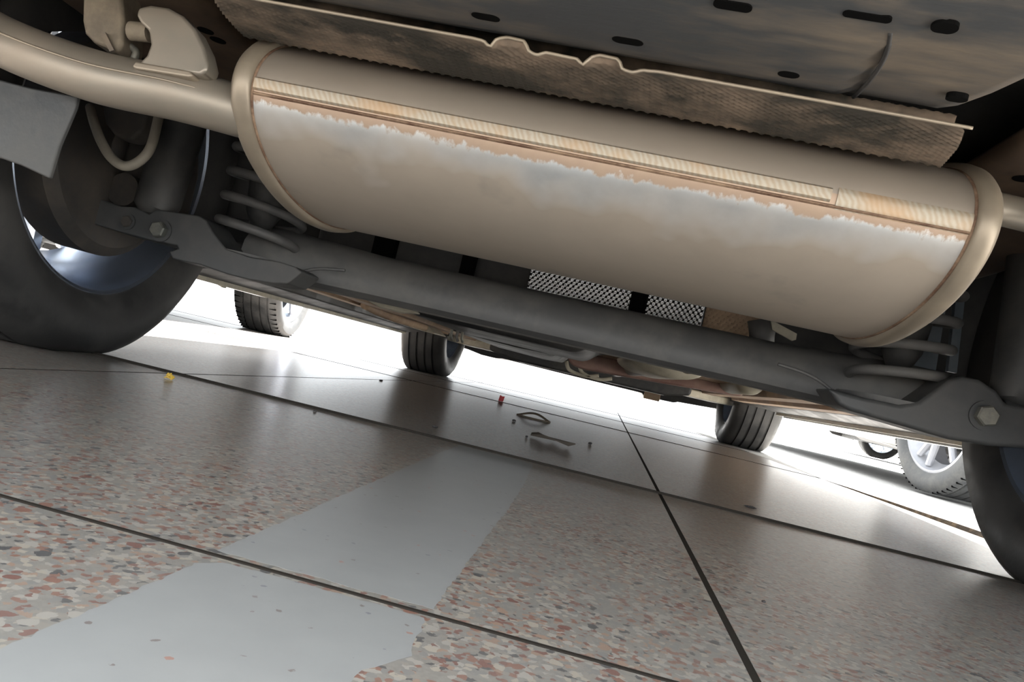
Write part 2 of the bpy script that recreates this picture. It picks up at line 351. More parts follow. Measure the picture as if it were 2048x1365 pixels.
# ------------------------------------------------------------------ wheels
def tyre_profile(wd, R, rr):
    h = wd/2
    p = [(-h*0.80, rr-0.004), (-h*0.93, rr+0.012), (-h*1.0, rr+(R-rr)*0.42), (-h*0.985, rr+(R-rr)*0.70), (-h*0.90, R-0.016), (-h*0.80, R-0.006)]
    gx = [-h*0.52, -h*0.18, h*0.18, h*0.52]
    for g in gx:
        p += [(g-0.005, R-0.001), (g-0.0035, R-0.008), (g+0.0035, R-0.008), (g+0.005, R-0.001)]
    p += [(h*0.80, R-0.006), (h*0.90, R-0.016), (h*0.985, rr+(R-rr)*0.70), (h*1.0, rr+(R-rr)*0.42), (h*0.93, rr+0.012), (h*0.80, rr-0.004)]
    return p
def make_tyre(parent, c, wd=0.205, R=0.314, rr=0.2175, mat='rubber', n=112, sipes=False):
    mb = MB().lathe_x(tyre_profile(wd, R, rr), c, n)
    # the loaded contact patch: flatten what would dip below the ground, bulge the sidewall a little
    for v in mb.v:
        if v.z < 0.0: v.z = 0.0005
        k = max(0.0, 1-(v.z/0.09)) if v.z < 0.09 else 0
        v.x = c[0]+(v.x-c[0])*(1+0.05*k)
    o = mb.make('tyre', mat, parent, smooth=True); edge_split(o, 40)
    if sipes:
        sp = MB(); R2 = R
        for k in range(64):
            a = 2*math.pi*k/64
            for s in (-1, 1):
                xs = c[0]+s*wd/2*0.72; dx = wd*0.085
                ring = []
                for (da, dr) in ((-0.004, 0.0012), (0.004, 0.0012), (0.004, -0.006), (-0.004, -0.006)):
                    ring.append((da, dr))
                pts = []
                for x_ in (xs-dx, xs+dx):
                    for (da, dr) in ring:
                        rr_ = R2-0.0035+dr; pts.append((x_, c[1]+rr_*math.sin(a+da), max(0.001, c[2]+rr_*math.cos(a+da))))
                sp.add(pts, [(0, 1, 2, 3), (7, 6, 5, 4), (0, 4, 5, 1), (1, 5, 6, 2), (2, 6, 7, 3), (3, 7, 4, 0)])
        q = sp.make('tread_sipes', 'black', o); q['kind'] = 'stuff'
    return o
def make_rim(tyre, c, side, wd=0.205, rr=0.2175, barrel='alloy_dark', spoke='alloy', spokes=5, double=True, nuts=False):
    """side = +1 when the outer face points to +X"""
    h = wd/2*0.86; s = side; hi = wd/2*0.80
    prof = [(-s*hi, rr+0.003), (-s*(hi+0.003), rr-0.003), (-s*hi, rr-0.007), (-s*(hi-0.02), rr-0.011), (-s*0.02, rr-0.035), (s*0.03, rr-0.045), (s*(h-0.03), rr-0.02), (s*h, rr-0.008), (s*(h+0.003), rr-0.002), (s*h, rr+0.004),
            (s*(h-0.03), rr-0.012), (s*0.03, rr-0.034), (-s*0.02, rr-0.026), (-s*(hi-0.02), rr-0.004)]
    rim = MB().lathe_x(prof, c, 96).make('wheel_rim', barrel, tyre, smooth=True); edge_split(rim, 40)
    xo = c[0]+s*(h-0.035); sp_n = spokes
    for k in range(sp_n):
        for d in ((-0.10, 0.10) if double else (0.0,)):
            a = 2*math.pi*(k+0.15)/sp_n
            a0, a1 = a+d*0.9, a+d*2.1
            wi, wo = (0.014, 0.011) if double else (0.028, 0.019)
            pts = []
            for (r_, aa, ww, dep) in ((0.045, a0, wi, 0.034), (0.11, (a0+a1)/2, (wi+wo)/2*0.9, 0.032), (rr-0.022, a1, wo, 0.026)):
                er = Vector((0, math.sin(aa), math.cos(aa))); et = Vector((0, math.cos(aa), -math.sin(aa)))
                ctr = Vector((xo+s*(0.012*(r_/rr)), c[1], c[2]))+er*r_
                for (st_, sx_) in ((-1, 0), (-0.55, 1), (0.55, 1), (1, 0), (0.8, -0.7), (-0.8, -0.7)):
                    pts.append(ctr+et*(ww*st_)+Vector((s*dep*0.5*sx_, 0, 0)))
            mb = MB(); mb.rings([pts[0:6], pts[6:12], pts[12:18]])
            mb.make('wheel_spoke', spoke, tyre)
    hub = MB().lathe_x([(s*0.0, 0.062), (s*0.02, 0.060), (s*0.026, 0.035), (s*0.026, 0.001), (-s*0.02, 0.001), (-s*0.02, 0.062)], (xo, c[1], c[2]), 32).make('wheel_hub', spoke, tyre, smooth=True); edge_split(hub)
    if nuts:
        for k in range(5):
            a = 2*math.pi*(k+0.5)/5
            MB().lathe_x([(0, 0.009), (s*0.02, 0.009), (s*0.024, 0.001), (0, 0.001)], (xo+s*0.02, c[1]+0.042*math.sin(a), c[2]+0.042*math.cos(a)), 6).make('wheel_nut', 'gold', tyre)
    return rim

# ------------------------------------------------------------------ car bodies (shell with open wheel arches and a pan underneath)
def car_shell(parent, y_rear, y_front, axles, half=0.85, sill=0.17, roof=1.47, paint='body_silver', zc=0.303, bump_z=0.22):
    ys = []; y = y_rear
    while y < y_front-1e-6: ys.append(y); y += 0.035
    ys.append(y_front); L = y_front-y_rear
    def top(y):
        t = (y-y_rear)/L      # sedan silhouette
        k = [(0, 0.98), (0.03, 1.05), (0.13, 1.08), (0.20, 1.18), (0.30, 1.40), (0.38, roof), (0.50, roof+0.01), (0.60, roof-0.06), (0.72, 1.10), (0.76, 1.02), (0.92, 0.90), (0.98, 0.78), (1.0, 0.62)]
        for (a, za), (b, zb) in zip(k, k[1:]):
            if t <= b: return za+(zb-za)*(t-a)/(b-a)
        return k[-1][1]
    def low(y):
        t = y-y_rear; u = y_front-y
        if t < 0.30: return 0.36-(0.36-0.30)*t/0.30
        if t < 0.70: return 0.30-(0.30-sill)*(t-0.3)/0.4
        if u < 0.10: return bump_z+(0.10-u)*0.5
        if u < 0.55: return sill+(bump_z-sill)*(0.55-u)/0.45
        return sill
    def hw(y):
        t = min(1, (y-y_rear)/0.30); u = min(1, (y_front-y)/0.55)
        return half*(0.80+0.20*math.sin(t*math.pi/2))*(0.68+0.32*math.sin(u*math.pi/2))
    NZ = 26; side_v = []; cols = []
    for y in ys:
        tz, lz, hx = top(y), low(y), hw(y); belt = min(0.92, tz-0.02); c = []
        for k in range(NZ):
            f = k/(NZ-1)
            if f < 0.62:
                g = f/0.62; z = lz+(belt-lz)*g; x = hx*(0.955+0.045*math.sin(min(1, g*1.4)*math.pi*0.6))
            else:
                g = (f-0.62)/0.38; z = belt+(tz-belt)*min(1, g/0.72)**1.0; x = hx*0.985*(1-0.20*min(1, g/0.72)) if tz > belt+0.1 else hx*0.985*(1-0.04*min(1, g/0.72))
                if g > 0.72: x = x*(1-(g-0.72)/0.28); z = tz+0.012*math.sin((g-0.72)/0.28*math.pi/2)
            c.append((x, z))
        cols.append(c)
    body = MB(); wins = []
    for s in (-1, 1):
        V = [(s*x, y, z) for y, c in zip(ys, cols) for (x, z) in c]
        fb, fw_ = [], {0: [], 1: []}
        for i in range(len(ys)-1):
            for k in range(NZ-1):
                q = (i*NZ+k, (i+1)*NZ+k, (i+1)*NZ+k+1, i*NZ+k+1)
                cy = (ys[i]+ys[i+1])/2; cz = sum(V[j][2] for j in q)/4; cx = abs(sum(V[j][0] for j in q)/4)
                if cx > 0.5 and any((cy-a)**2+(cz-zc)**2 < 0.355**2 for a in axles): continue
                t = (cy-y_rear)/L
                glass = cz > 0.97 and cz < top(cy)-0.03 and 0.2 < t < 0.72 and k < NZ-4 and not (abs(t-0.47) < 0.012)
                (fw_[int(t > 0.47)] if glass else fb).append(q)
        body.add(V, fb); wins += [MB().add(V, f) for f in fw_.values() if f]
    # rear and front closing panels
    for i in (0, len(ys)-1):
        y = ys[i]; c = cols[i]
        V = [(x, y, z) for (x, z) in c]+[(-x, y, z) for (x, z) in c]
        body.add(V, [(k, k+1, NZ+k+1, NZ+k) for k in range(NZ-1)])
    def cleanup(o):
        bm = bmesh.new(); bm.from_mesh(o.data)
        bmesh.ops.remove_doubles(bm, verts=bm.verts, dist=1e-5)
        bmesh.ops.delete(bm, geom=[v for v in bm.verts if not v.link_faces], context='VERTS')
        bmesh.ops.recalc_face_normals(bm, faces=bm.faces); bm.to_mesh(o.data); bm.free()
        md = o.modifiers.new('thickness', 'SOLIDIFY'); md.thickness = 0.006; md.offset = -1
    o = body.make('body_shell', paint, parent, smooth=True); cleanup(o); edge_split(o, 40)
    gs = []
    for wn in wins: g = wn.make('window_pane', 'glass', parent, smooth=True); cleanup(g); gs.append(g)
    return o, gs

# ------------------------------------------------------------------ THE CAR seen from under its rear bumper
car = empty('car', (0, 1.3, 0)); tag(car, 'car standing over the camera, seen from under its tail with muffler and rear axle', 'car')
class CarParent: pass
CAR_OFF = Vector((0, 1.3, 0))
def P(o):
    o.parent = car; o.matrix_parent_inverse = Matrix.Translation(-CAR_OFF); return o
WB, ZC = 2.6, 0.3035
car_shell_o, car_panes = car_shell(None, -0.90, 3.46, (0.0, WB), 0.86, 0.165, 1.47, 'body_silver', ZC, 0.15); P(car_shell_o)
for g_ in car_panes: P(g_)

# -- wheels: the tyre is the part, rim, spokes and hub are its pieces
for (cx, cy, sd) in ((-0.745, 0.0, -1), (0.748, 0.0, 1), (-0.735, WB, -1), (0.735, WB, 1)):
    t = make_tyre(None, (cx, cy, ZC)); P(t)
    make_rim(t, (cx, cy, ZC), sd)
    # brake drum / disc with backing plate and hub carrier
    xi = cx-sd*0.075
    if cy == 0:
        b = MB().lathe_x([(sd*0.0, 0.160), (sd*0.055, 0.158), (sd*0.066, 0.14), (sd*0.066, 0.03), (-sd*0.004, 0.03), (-sd*0.012, 0.05), (-sd*0.012, 0.145)], (xi, cy, ZC), 64).make('brake_drum', 'cast', None, smooth=True)
    else:
        b = MB().lathe_x([(sd*0.03, 0.138), (sd*0.052, 0.138), (sd*0.052, 0.03), (sd*0.0, 0.03), (sd*0.0, 0.06), (sd*0.03, 0.075)], (xi, cy, ZC), 64).make('brake_disc', 'cast', None, smooth=True)
    edge_split(b); P(b)

# -- muffler: flat oval can lying across the tail, rolled lips at both ends, welded seam band facing the camera
MUF = Vector((0.035, -0.20, 0.318)); MA, MBz, MX = 0.212, 0.0815, 0.318
def oval(x, a, b, n=96): return [(x, MUF.y+a*math.cos(2*math.pi*k/n), MUF.z+b*math.sin(2*math.pi*k/n)) for k in range(n)]
prof = [(-MX+0.004, 0.985), (-MX+0.004, 1.0)]
xs = [-MX+0.004+i*(2*MX-0.008)/40 for i in range(41)]
muf = MB().rings([oval(MUF.x+x, MA, MBz) for x in xs])
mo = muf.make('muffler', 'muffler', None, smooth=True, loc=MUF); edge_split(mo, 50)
# dent on the rear face
for v in mo.data.vertices:
    d = Vector((v.co.x-0.055, v.co.z+0.028)).length
    if v.co.y < 0 and d < 0.022: v.co.y += 0.0012*(1-d/0.022)
P(mo)
def sub(o, par):      # a piece of a part: keep the world placement
    o.parent = par
    bpy.context.view_layer.update()
    o.matrix_parent_inverse = par.matrix_world.inverted(); return o
bpy.context.view_layer.update()
for s in (-1, 1):
    xe = MUF.x+s*MX; R = []
    for (dx, da) in ((-0.012, 0.0005), (-0.0115, 0.0045), (-0.009, 0.0065), (-0.003, 0.0075), (0.0025, 0.0065), (0.006, 0.003), (0.0065, -0.006), (0.002, -0.012), (-0.002, -0.05)):
        R.append(oval(xe+s*dx, MA+da, MBz+da))
    o = MB().rings(R).make('end_lip', 'lip', None, smooth=True); edge_split(o, 60); sub(o, mo)
    o = MB().rings([oval(xe-s*0.0142, MA+0.0002, MBz+0.0002), oval(xe-s*0.0138, MA+0.0011, MBz+0.0011), oval(xe-s*0.012, MA+0.0011, MBz+0.0011)], cap=False).make('rust_line', 'rust', None, smooth=True); sub(o, mo)
# seam band: proud strip following the oval between two heights, ends in a notch towards the right
def band(x0, x1, z_hi, z_lo, proud, name, mat, n=7):
    rs = []
    N_ = max(2, int((x1-x0)/0.012))
    for i in range(N_+1):
        x = x0+(x1-x0)*i/N_; ring = []
        for k in range(n+1):
            dz = z_hi+(z_lo-z_hi)*k/n; yy = MUF.y-MA*math.sqrt(1-(dz/MBz)**2)
            ring.append((x, yy-proud*(1 if 0 < k < n else 0.15), MUF.z+dz))
        for k in (n, 0):
            dz = z_hi+(z_lo-z_hi)*k/n; ring.append((x, MUF.y-MA*math.sqrt(1-(dz/MBz)**2)+0.003, MUF.z+dz))
        rs.append(ring)
    o = MB().rings(rs).make(name, mat, None, smooth=True, loc=MUF); edge_split(o, 40); return sub(o, mo)
band(MUF.x-MX+0.014, MUF.x+0.195, 0.003, -0.0085, 0.0022, 'seam_band', 'band')
band(MUF.x+0.20, MUF.x+MX-0.014, 0.0045, -0.013, 0.0012, 'seam_band', 'band')
band(MUF.x-MX+0.014, MUF.x+MX-0.014, -0.0098, -0.0125, 0.0018, 'seam_weld', 'rust', 3)

# -- exhaust pipes
pp = catmull([(-0.26, -0.36, 0.297), (-0.30, -0.385, 0.2955), (-0.345, -0.40, 0.295), (-0.43, -0.40, 0.2965), (-0.53, -0.395, 0.3125), (-0.62, -0.37, 0.342), (-0.70, -0.31, 0.372)], 10)
pipe = MB().tube(pp, 0.0237, 28).make('exhaust_pipe', 'pipe', None, smooth=True); P(pipe)
sp_ = [Vector(p)+Vector((0, -0.0236*math.cos(0.05), 0.0042)) for p in pp[8:-4]]
sub(MB().tube(sp_, 0.0011, 6).make('pipe_seam', 'lip', None, smooth=True), pipe)
p2 = catmull([(0.33, -0.30, 0.362), (0.37, -0.30, 0.365), (0.45, -0.27, 0.372), (0.56, -0.18, 0.385)], 8)
P(MB().tube(p2, 0.0150, 20).make('tail_pipe', 'pipe', None, smooth=True))
# hanger fin welded on top of the pipe, its foot and rubber hanger
fin_px = [(268, 133), (292, 110), (300, 88), (296, 60), (280, 45), (271, 30), (276, 14), (300, 9), (335, 14), (365, 30), (390, 58), (408, 95), (416, 128), (412, 142), (400, 150), (330, 143)]
fin = MB().prism([at_y(x, y, -0.425) for x, y in fin_px], (0, 0.022, 0)).make('hanger_fin', 'pipe', None); bevel(fin, 0.004, 3); P(fin)
foot = MB().prism([at_y(x, y, -0.4275) for x, y in ((262, 132), (270, 122), (380, 141), (386, 150), (378, 155), (270, 137))], (0, 0.02, 0)).make('weld_foot', 'lip', None); bevel(foot, 0.002); sub(foot, fin)
pin = MB().tube([at_y(262, 62, -0.41), at_y(300, 66, -0.41)], 0.0085, 14).make('hanger_pin', 'tan_rubber', None, smooth=True); edge_split(pin); sub(pin, fin)
rh = MB().prism([at_y(x, y, -0.40) for x, y in ((165, -30), (163, 40), (168, 66), (185, 84), (206, 92), (222, 104), (238, 100), (244, 86), (247, 40), (240, -30))], (0, 0.035, 0)).make('rubber_hanger', 'tan_rubber', None); bevel(rh, 0.006, 3); P(rh)
cr = MB().prism([at_y(x, y, -0.405) for x, y in ((200, 66), (210, 64), (228, 100), (219, 103))], (0, 0.003, 0)).make('hanger_crease', 'dirt_steel', None); sub(cr, rh)
hk = MB().tube(catmull([at_y(244, 96, -0.385), at_y(258, 92, -0.385), at_y(272, 104, -0.385), at_y(268, 118, -0.385)], 6), 0.0035, 10).make('hanger_hook', 'bolt', None, smooth=True); P(hk)

# -- heat shield over the muffler: dimpled sheet with a crimped rear lip
LIPY = -0.513
_crimp = [(at_y(px, py, LIPY).x, dz) for px, py, dz in ((940, 95, 0), (962, 99, -0.0005), (978, 103, -0.004), (992, 97, 0.0035), (1012, 96, 0.0055), (1042, 104, 0.005), (1060, 113, -0.003), (1072, 116, -0.004), (1090, 118, -0.001), (1150, 130, -0.0015), (1164, 137, -0.005), (1180, 131, 0.002), (1195, 128, 0.0045), (1232, 134, 0.004), (1246, 145, -0.0035), (1262, 152, -0.004), (1285, 152, -0.001), (1320, 158, 0))]
def shield_lip(x):       # height of the lip edge with its crimped waves
    for (a, za), (b, zb) in zip(_crimp, _crimp[1:]):
        if a <= x <= b:
            t = (x-a)/(b-a); t = t*t*(3-2*t); return za+(zb-za)*t
    return 0.0
HSX0, HSX1 = -0.262, 0.279
def hs_point(x, t):
    pr = [(-0.515, 0.3475), (-0.508, 0.3468), (-0.49, 0.3478), (-0.47, 0.349), (-0.44, 0.351), (-0.411, 0.354), (-0.405, 0.40), (-0.36, 0.416), (-0.26, 0.424), (-0.1, 0.428), (0.03, 0.42)]
    f = t*(len(pr)-1); i = min(int(f), len(pr)-2); g = f-i
    y = pr[i][0]+(pr[i+1][0]-pr[i][0])*g; z = pr[i][1]+(pr[i+1][1]-pr[i][1])*g
    wv = max(0.0, 1-t*6); z += shield_lip(x)*wv
    return y, z
nx, ny = 300, 110; V = []; Fc = []
for j in range(ny+1):
    t = (j/ny)**1.0
    for i in range(nx+1):
        x0_ = HSX0+(HSX1-HSX0)*i/nx; y, z = hs_point(x0_, t)
        x = x0_+(0.055*t if x0_ > 0 else -0.055*t)*abs(x0_)/0.27
        dimp = 0.0011*math.sin(x0_*2*math.pi/0.0085)*math.sin((y+z)*2*math.pi/0.0085)*min(1, max(0, (t-0.06)*8))
        V.append((x, y, z+dimp))
for j in range(ny):
    for i in range(nx): a = j*(nx+1)+i; Fc.append((a, a+1, a+nx+2, a+nx+1))
hs = link_mesh('heat_shield', V, Fc, dusty('dusty_heat_shield', (0.05, 0.046, 0.038), (0.27, 0.205, 0.15), 6.5, 0.44, 0.60, metallic=0.2, rough=0.7), None, smooth=True); P(hs)
lip = MB().tube([(x, *hs_point(x, 0.012)) for x in [HSX0-0.004+(HSX1-HSX0+0.012)*k/220 for k in range(221)]], 0.0013, 8).make('shield_edge', 'lip', None, smooth=True); sub(lip, hs)

# -- rear floor tub: pressed panel behind the shield with drain slots
tub_prof = [(-0.478, 0.42), (-0.484, 0.385), (-0.494, 0.366), (-0.509, 0.3570), (-0.530, 0.3522), (-0.56, 0.3505), (-0.60, 0.3515), (-0.64, 0.356), (-0.70, 0.366), (-0.80, 0.382), (-0.895, 0.40)]
TV = []; TF = []
xsN = 120
for (y, z) in tub_prof:
    right = 0.262+max(0.0, (-0.50-y))*0.25 if y > -0.62 else 0.292+(-0.62-y)*0.9
    for i in range(xsN+1):
        x = -0.46+(right+0.46)*i/xsN
        step = 0.0028 if x > 0.20 else 0.0
        # overlap joint of the right-hand pressing curves with height
        TV.append((x, y, z+step*(1 if y > -0.62 else 0.4)))
for j in range(len(tub_prof)-1):
    for i in range(xsN): a = j*(xsN+1)+i; TF.append((a, a+1, a+xsN+2, a+xsN+1))
tub = link_mesh('floor_tub', TV, TF, 'dirt_steel', None, smooth=True); _md = tub.modifiers.new('thickness', 'SOLIDIFY'); _md.thickness = 0.002; _md.offset = 0; P(tub)
def slot(px, py, Y, ln, wd, par, mat='black', name='drain_slot'):
    c = at_y(px, py, Y); pts = []; tn = Vector((0, 0.01, 0))
    for (y0, z0), (y1, z1) in zip(tub_prof, tub_prof[1:]):
        if min(y0, y1) <= Y <= max(y0, y1): tn = Vector((0, y0-y1, z0-z1))
    tn.normalize()
    if tn.y > 0: tn = -tn
    nm = Vector((0, tn.z, -tn.y)); nm = nm if nm.z < 0 else -nm
    for k in range(24):
        a = 2*math.pi*k/24
        pts.append(c+Vector(((ln/2-wd/2)*(1 if math.cos(a) > 0 else -1)+wd/2*math.cos(a), 0, 0))+tn*(wd/2*math.sin(a))+nm*0.0014)
    return sub(MB().prism(pts, nm*-0.006).make(name, mat, None), par)
def surf_y(px, py, prof):
    best = None
    for (y0, z0), (y1, z1) in zip(prof[3:], prof[4:]):
        for k in range(20):
            y = y0+(y1-y0)*k/20; z = z0+(z1-z0)*k/20; e = abs(at_y(px, py, y).z-z)
            if best is None or e < best[0]: best = (e, y)
    return best[1]
for (px, py, ln, wd) in ((972, 31, 0.020, 0.011), (1256, 79, 0.021, 0.011), (1578, 146, 0.014, 0.011), (1914, 195, 0.013, 0.010), (1466, 9, 0.022, 0.008), (1735, 30, 0.026, 0.006), (1890, 52, 0.014, 0.010)):
    slot(px, py, surf_y(px, py, tub_prof), ln, wd, tub)
# overlap seam of the right pressing
seam = [at_y(x, y, surf_y(x, y, tub_prof)) for x, y in ((1708, 192), (1735, 165), (1762, 128), (1776, 95), (1782, 62))]
sub(MB().tube([Vector(p)-Vector((0, 0, 0.0005)) for p in catmull(seam, 5)], 0.0016, 8).make('panel_joint', 'beam_dark', None, smooth=True), tub)

# -- frame rails either side of the tub and the floor above the axle
for s, px in ((-1, [(411, 61), (436, 80)]), (1, [(2046, 357)])):
    a = MB()
    a.prism([(s*0.385, -0.60, 0.424), (s*0.388, -0.60, 0.410), (s*0.40, -0.60, 0.405), (s*0.59, -0.60, 0.405), (s*0.605, -0.60, 0.42), (s*0.605, -0.60, 0.44)], (0, 0.80, 0))
    r_ = a.make('frame_rail', 'rail', None); bevel(r_, 0.006, 2); P(r_)
    for (x, y) in px:
        q = at_z(x, y, 0.405); o = MB().prism([(q.x+0.009*math.cos(k*math.pi/8), q.y+0.009*math.sin(k*math.pi/8), 0.4042) for k in range(16)], (0, 0, 0.003)).make('rail_hole', 'black', None); sub(o, r_)
fp = MB()
fp.box((-0.80, -0.60, 0.46), (0.80, 0.42, 0.475)); fp.box((-0.80, 0.40, 0.24), (0.80, 0.42, 0.47))
o = fp.make('rear_floor', 'beam_dark', None); P(o)
for s in (-1, 1):
    o = MB().prism([(s*0.612, -0.60, 0.36), (s*0.612, -0.34, 0.335), (s*0.612, -0.20, 0.40), (s*0.612, 0.0, 0.47), (s*0.612, 0.30, 0.42), (s*0.612, 0.41, 0.30), (s*0.612, 0.41, 0.72), (s*0.612, -0.60, 0.72)], (s*-0.004, 0, 0)).make('inner_wheelhouse', 'beam_dark', None); P(o)
# wheel-arch liners (open barrels round each wheel) and the flap behind the left wheel
for s in (-1, 1):
    for cy in (0.0, WB):
        rs = []
        for x in (s*0.60, s*0.845):
            rs.append([(x, cy+0.352*math.cos(a), ZC+0.352*math.sin(a)) for a in [math.radians(-20+220*k/40) for k in range(41)]])
        m_ = MB(); n = 41; v = rs[0]+rs[1]
        m_.add(v, [(k, k+1, n+k+1, n+k) for k in range(n-1)])
        c0 = len(m_.v); m_.add(rs[0]+[(s*0.60, cy, ZC+0.2)], [])
        m_.add([(s*0.601, q[1], q[2]) for q in rs[0][6:35]]+[(s*0.601, q[1]*1, 0.47) for q in rs[0][6:35]], [(k, k+1, 29+k+1, 29+k) for k in range(28)])
        o = m_.make('wheel_arch_liner', 'beam_dark', None, smooth=True)
        o.modifiers.new('thickness', 'SOLIDIFY').thickness = 0.003; P(o)
    o = MB().prism([at_y(x, y, -0.372) for x, y in ((-150, 120), (60, 175), (155, 192), (150, 215), (118, 290), (98, 357), (40, 330), (0, 316), (-120, 285))], (0, 0.006, 0)) if s < 0 else MB().prism([(0.50, -0.372, 0.20), (0.80, -0.372, 0.19), (0.80, -0.372, 0.36), (0.515, -0.372, 0.34)], (0, 0.006, 0))
    o = o.make('mud_flap', dusty('scuffed_grey_plastic', (0.035, 0.038, 0.04), (0.075, 0.074, 0.07), 8, rough=0.5) if s < 0 else 'beam_dark', None); bevel(o, 0.002); P(o)

# -- torsion beam rear axle
sec = []
def beam_sec(x):
    # rounded inverted-V section, taller towards the arms
    e = min(1.0, max(0.0, (abs(x-0.02)-0.30)/0.14)); h = 0.036+0.004*e; zc_ = 0.2090; yc = 0.13-0.04*e
    out = []
    for (dy, dz) in ((-0.030, -1.0), (-0.046, -0.82), (-0.050, -0.45), (-0.046, 0.15), (-0.034, 0.62), (-0.012, 0.95), (0.012, 1.0), (0.036, 0.7), (0.05, 0.1), (0.05, -0.7), (0.03, -1.0), (0.026, -0.72), (0.0, 0.2), (-0.022, -0.7)):
        out.append((x, yc+dy*(1+0.25*e), zc_+dz*h))
    return out
bm_ = MB().rings([beam_sec(-0.47+0.99*k/60) for k in range(61)]); beam = bm_.make('torsion_beam', 'beam', None, smooth=True); edge_split(beam, 45); P(beam)
armL = [(172, 395), (205, 400), (240, 412), (268, 414), (298, 428), (310, 419), (345, 423), (398, 432), (412, 441), (428, 468), (452, 498), (500, 514), (560, 524), (590, 534), (603, 544), (594, 553), (574, 568), (545, 567), (500, 560), (455, 549), (400, 530), (345, 518), (338, 503), (356, 497), (354, 491), (300, 480), (240, 464), (180, 446)]
armR = [(1655, 776), (1730, 796), (1800, 810), (1838, 803), (1872, 780), (1898, 760), (1926, 752), (1962, 760), (1996, 782), (2012, 806), (2060, 816), (2160, 836), (2160, 915), (2060, 898), (1980, 893), (1900, 880), (1790, 848), (1700, 822), (1678, 811)]
for pxs, Yp in ((armL, -0.035), (armR, -0.035)):
    o = MB().prism([at_y(x, y, Yp) for x, y in pxs], (0, 0.07, 0)).make('trailing_arm', 'arm', None); bevel(o, 0.006, 3); P(o)
    if pxs is armL:
        arm_l = o
    else: arm_r = o
def bolt(px, py, Y, r, par, mat='bolt', ln=0.014):
    c = at_y(px, py, Y); s_ = MB(); pts = lambda rr, yy: [(c.x+rr*math.cos(k*math.pi/3+.3), yy, c.z+rr*math.sin(k*math.pi/3+.3)) for k in range(6)]
    s_.rings([pts(r, Y+0.01), pts(r, Y-ln+0.002), pts(r*0.85, Y-ln)])
    w_ = MB().rings([[(c.x+r*1.35*math.cos(k*math.pi/12), yy, c.z+r*1.35*math.sin(k*math.pi/12)) for k in range(24)] for yy in (Y+0.006, Y-0.0025)])
    o = s_.make('bolt', mat, None); sub(o, par); o = w_.make('washer', 'arm', None); sub(o, par)
bolt(323, 462, -0.035, 0.0115, arm_l); bolt(256, 444, -0.035, 0.0085, arm_l, 'cast', 0.006); bolt(1968, 832, -0.035, 0.0135, arm_r)
# weld beads where the arms meet the beam
for pts, par in (([(604, 543), (640, 538), (690, 541)], arm_l), ([(1556, 729), (1615, 749), (1659, 778), (1681, 811)], arm_r)):
    sub(MB().tube(catmull([at_y(x, y, 0.025) for x, y in pts], 6), 0.0022, 8).make('weld_bead', 'beam', None, smooth=True), par)
# spring pans, coil springs, dampers
for s, cx in ((-1, -0.452), (1, 0.458)):
    cyy = 0.035; n = 4.6; pts = []
    for k in range(int(n*28)+1):
        a = 2*math.pi*k/28; r_ = 0.058 if k > 14 else 0.050+0.008*k/14
        pts.append((cx+s*r_*math.cos(a+math.pi*0.15), cyy+r_*math.sin(a+math.pi*0.15), 0.204+0.036*k/28))
    o = MB().tube(pts, 0.0068, 12).make('coil_spring', 'beam', None, smooth=True); P(o)
    o = MB().tube([(cx, cyy, 0.176), (cx, cyy, 0.192), (cx, cyy, 0.194)], [0.064, 0.068, 0.02], 32).make('spring_pan', 'beam', None, smooth=True); edge_split(o, 40); P(o)
    o = MB().tube([(cx, cyy, 0.235), (cx, cyy, 0.26), (cx, cyy, 0.30), (cx, cyy, 0.46)], [0.014, 0.026, 0.030, 0.034], 24).make('bump_stop', 'beam_dark', None, smooth=True); P(o)
    sx = s*0.588
    o = MB().tube([(sx, -0.015, 0.218), (sx, -0.015, 0.226), (sx-s*0.002, -0.014, 0.238), (sx-s*0.004, -0.005, 0.36), (sx-s*0.008, 0.01, 0.46)], [0.020, 0.029, 0.031, 0.0325, 0.0325], 28).make('damper', 'damper', None, smooth=True); edge_split(o, 40); P(o)
    e_ = MB().lathe_x([(-0.02, 0.019), (0.02, 0.019), (0.02, 0.006), (-0.02, 0.006)], (sx, -0.015, 0.208), 24).make('damper_eye', 'beam_dark', None, smooth=True); sub(e_, o)
    # hub carrier between arm and drum
    o = MB().prism([(s*0.60, 0.0, 0.20), (s*0.665, 0.0, 0.22), (s*0.67, 0.0, 0.36), (s*0.62, 0.0, 0.385), (s*0.60, 0.0, 0.30)], (0, 0.10, 0)).make('hub_carrier', 'cast', None); bevel(o, 0.01, 3); P(o)
    o = MB().tube([(s*0.640, -0.02, 0.243), (s*0.640, 0.01, 0.243)], [0.024, 0.024], 20).make('carrier_boss', 'cast', None, smooth=True); edge_split(o); P(o)
# pale steel strip and box hanging behind the right spring
for (x0, y0, x1, y1, wd, mt) in ((1868, 560, 1838, 745, 0.022, 'beam'), (1925, 560, 1905, 745, 0.006, 'bolt')):
    a, b_ = at_y(x0, y0, 0.12), at_y(x1, y1, 0.12)
    o = MB().prism([a-Vector((wd, 0, 0)), a+Vector((wd, 0, 0)), b_+Vector((wd, 0, 0)), b_-Vector((wd, 0, 0))], (0, 0.01, 0)).make('bracket_strip', dusty('pale_blue_steel', (0.16, 0.19, 0.22), (0.22, 0.24, 0.26), 10, rough=0.4, metallic=0.4), None); P(o)
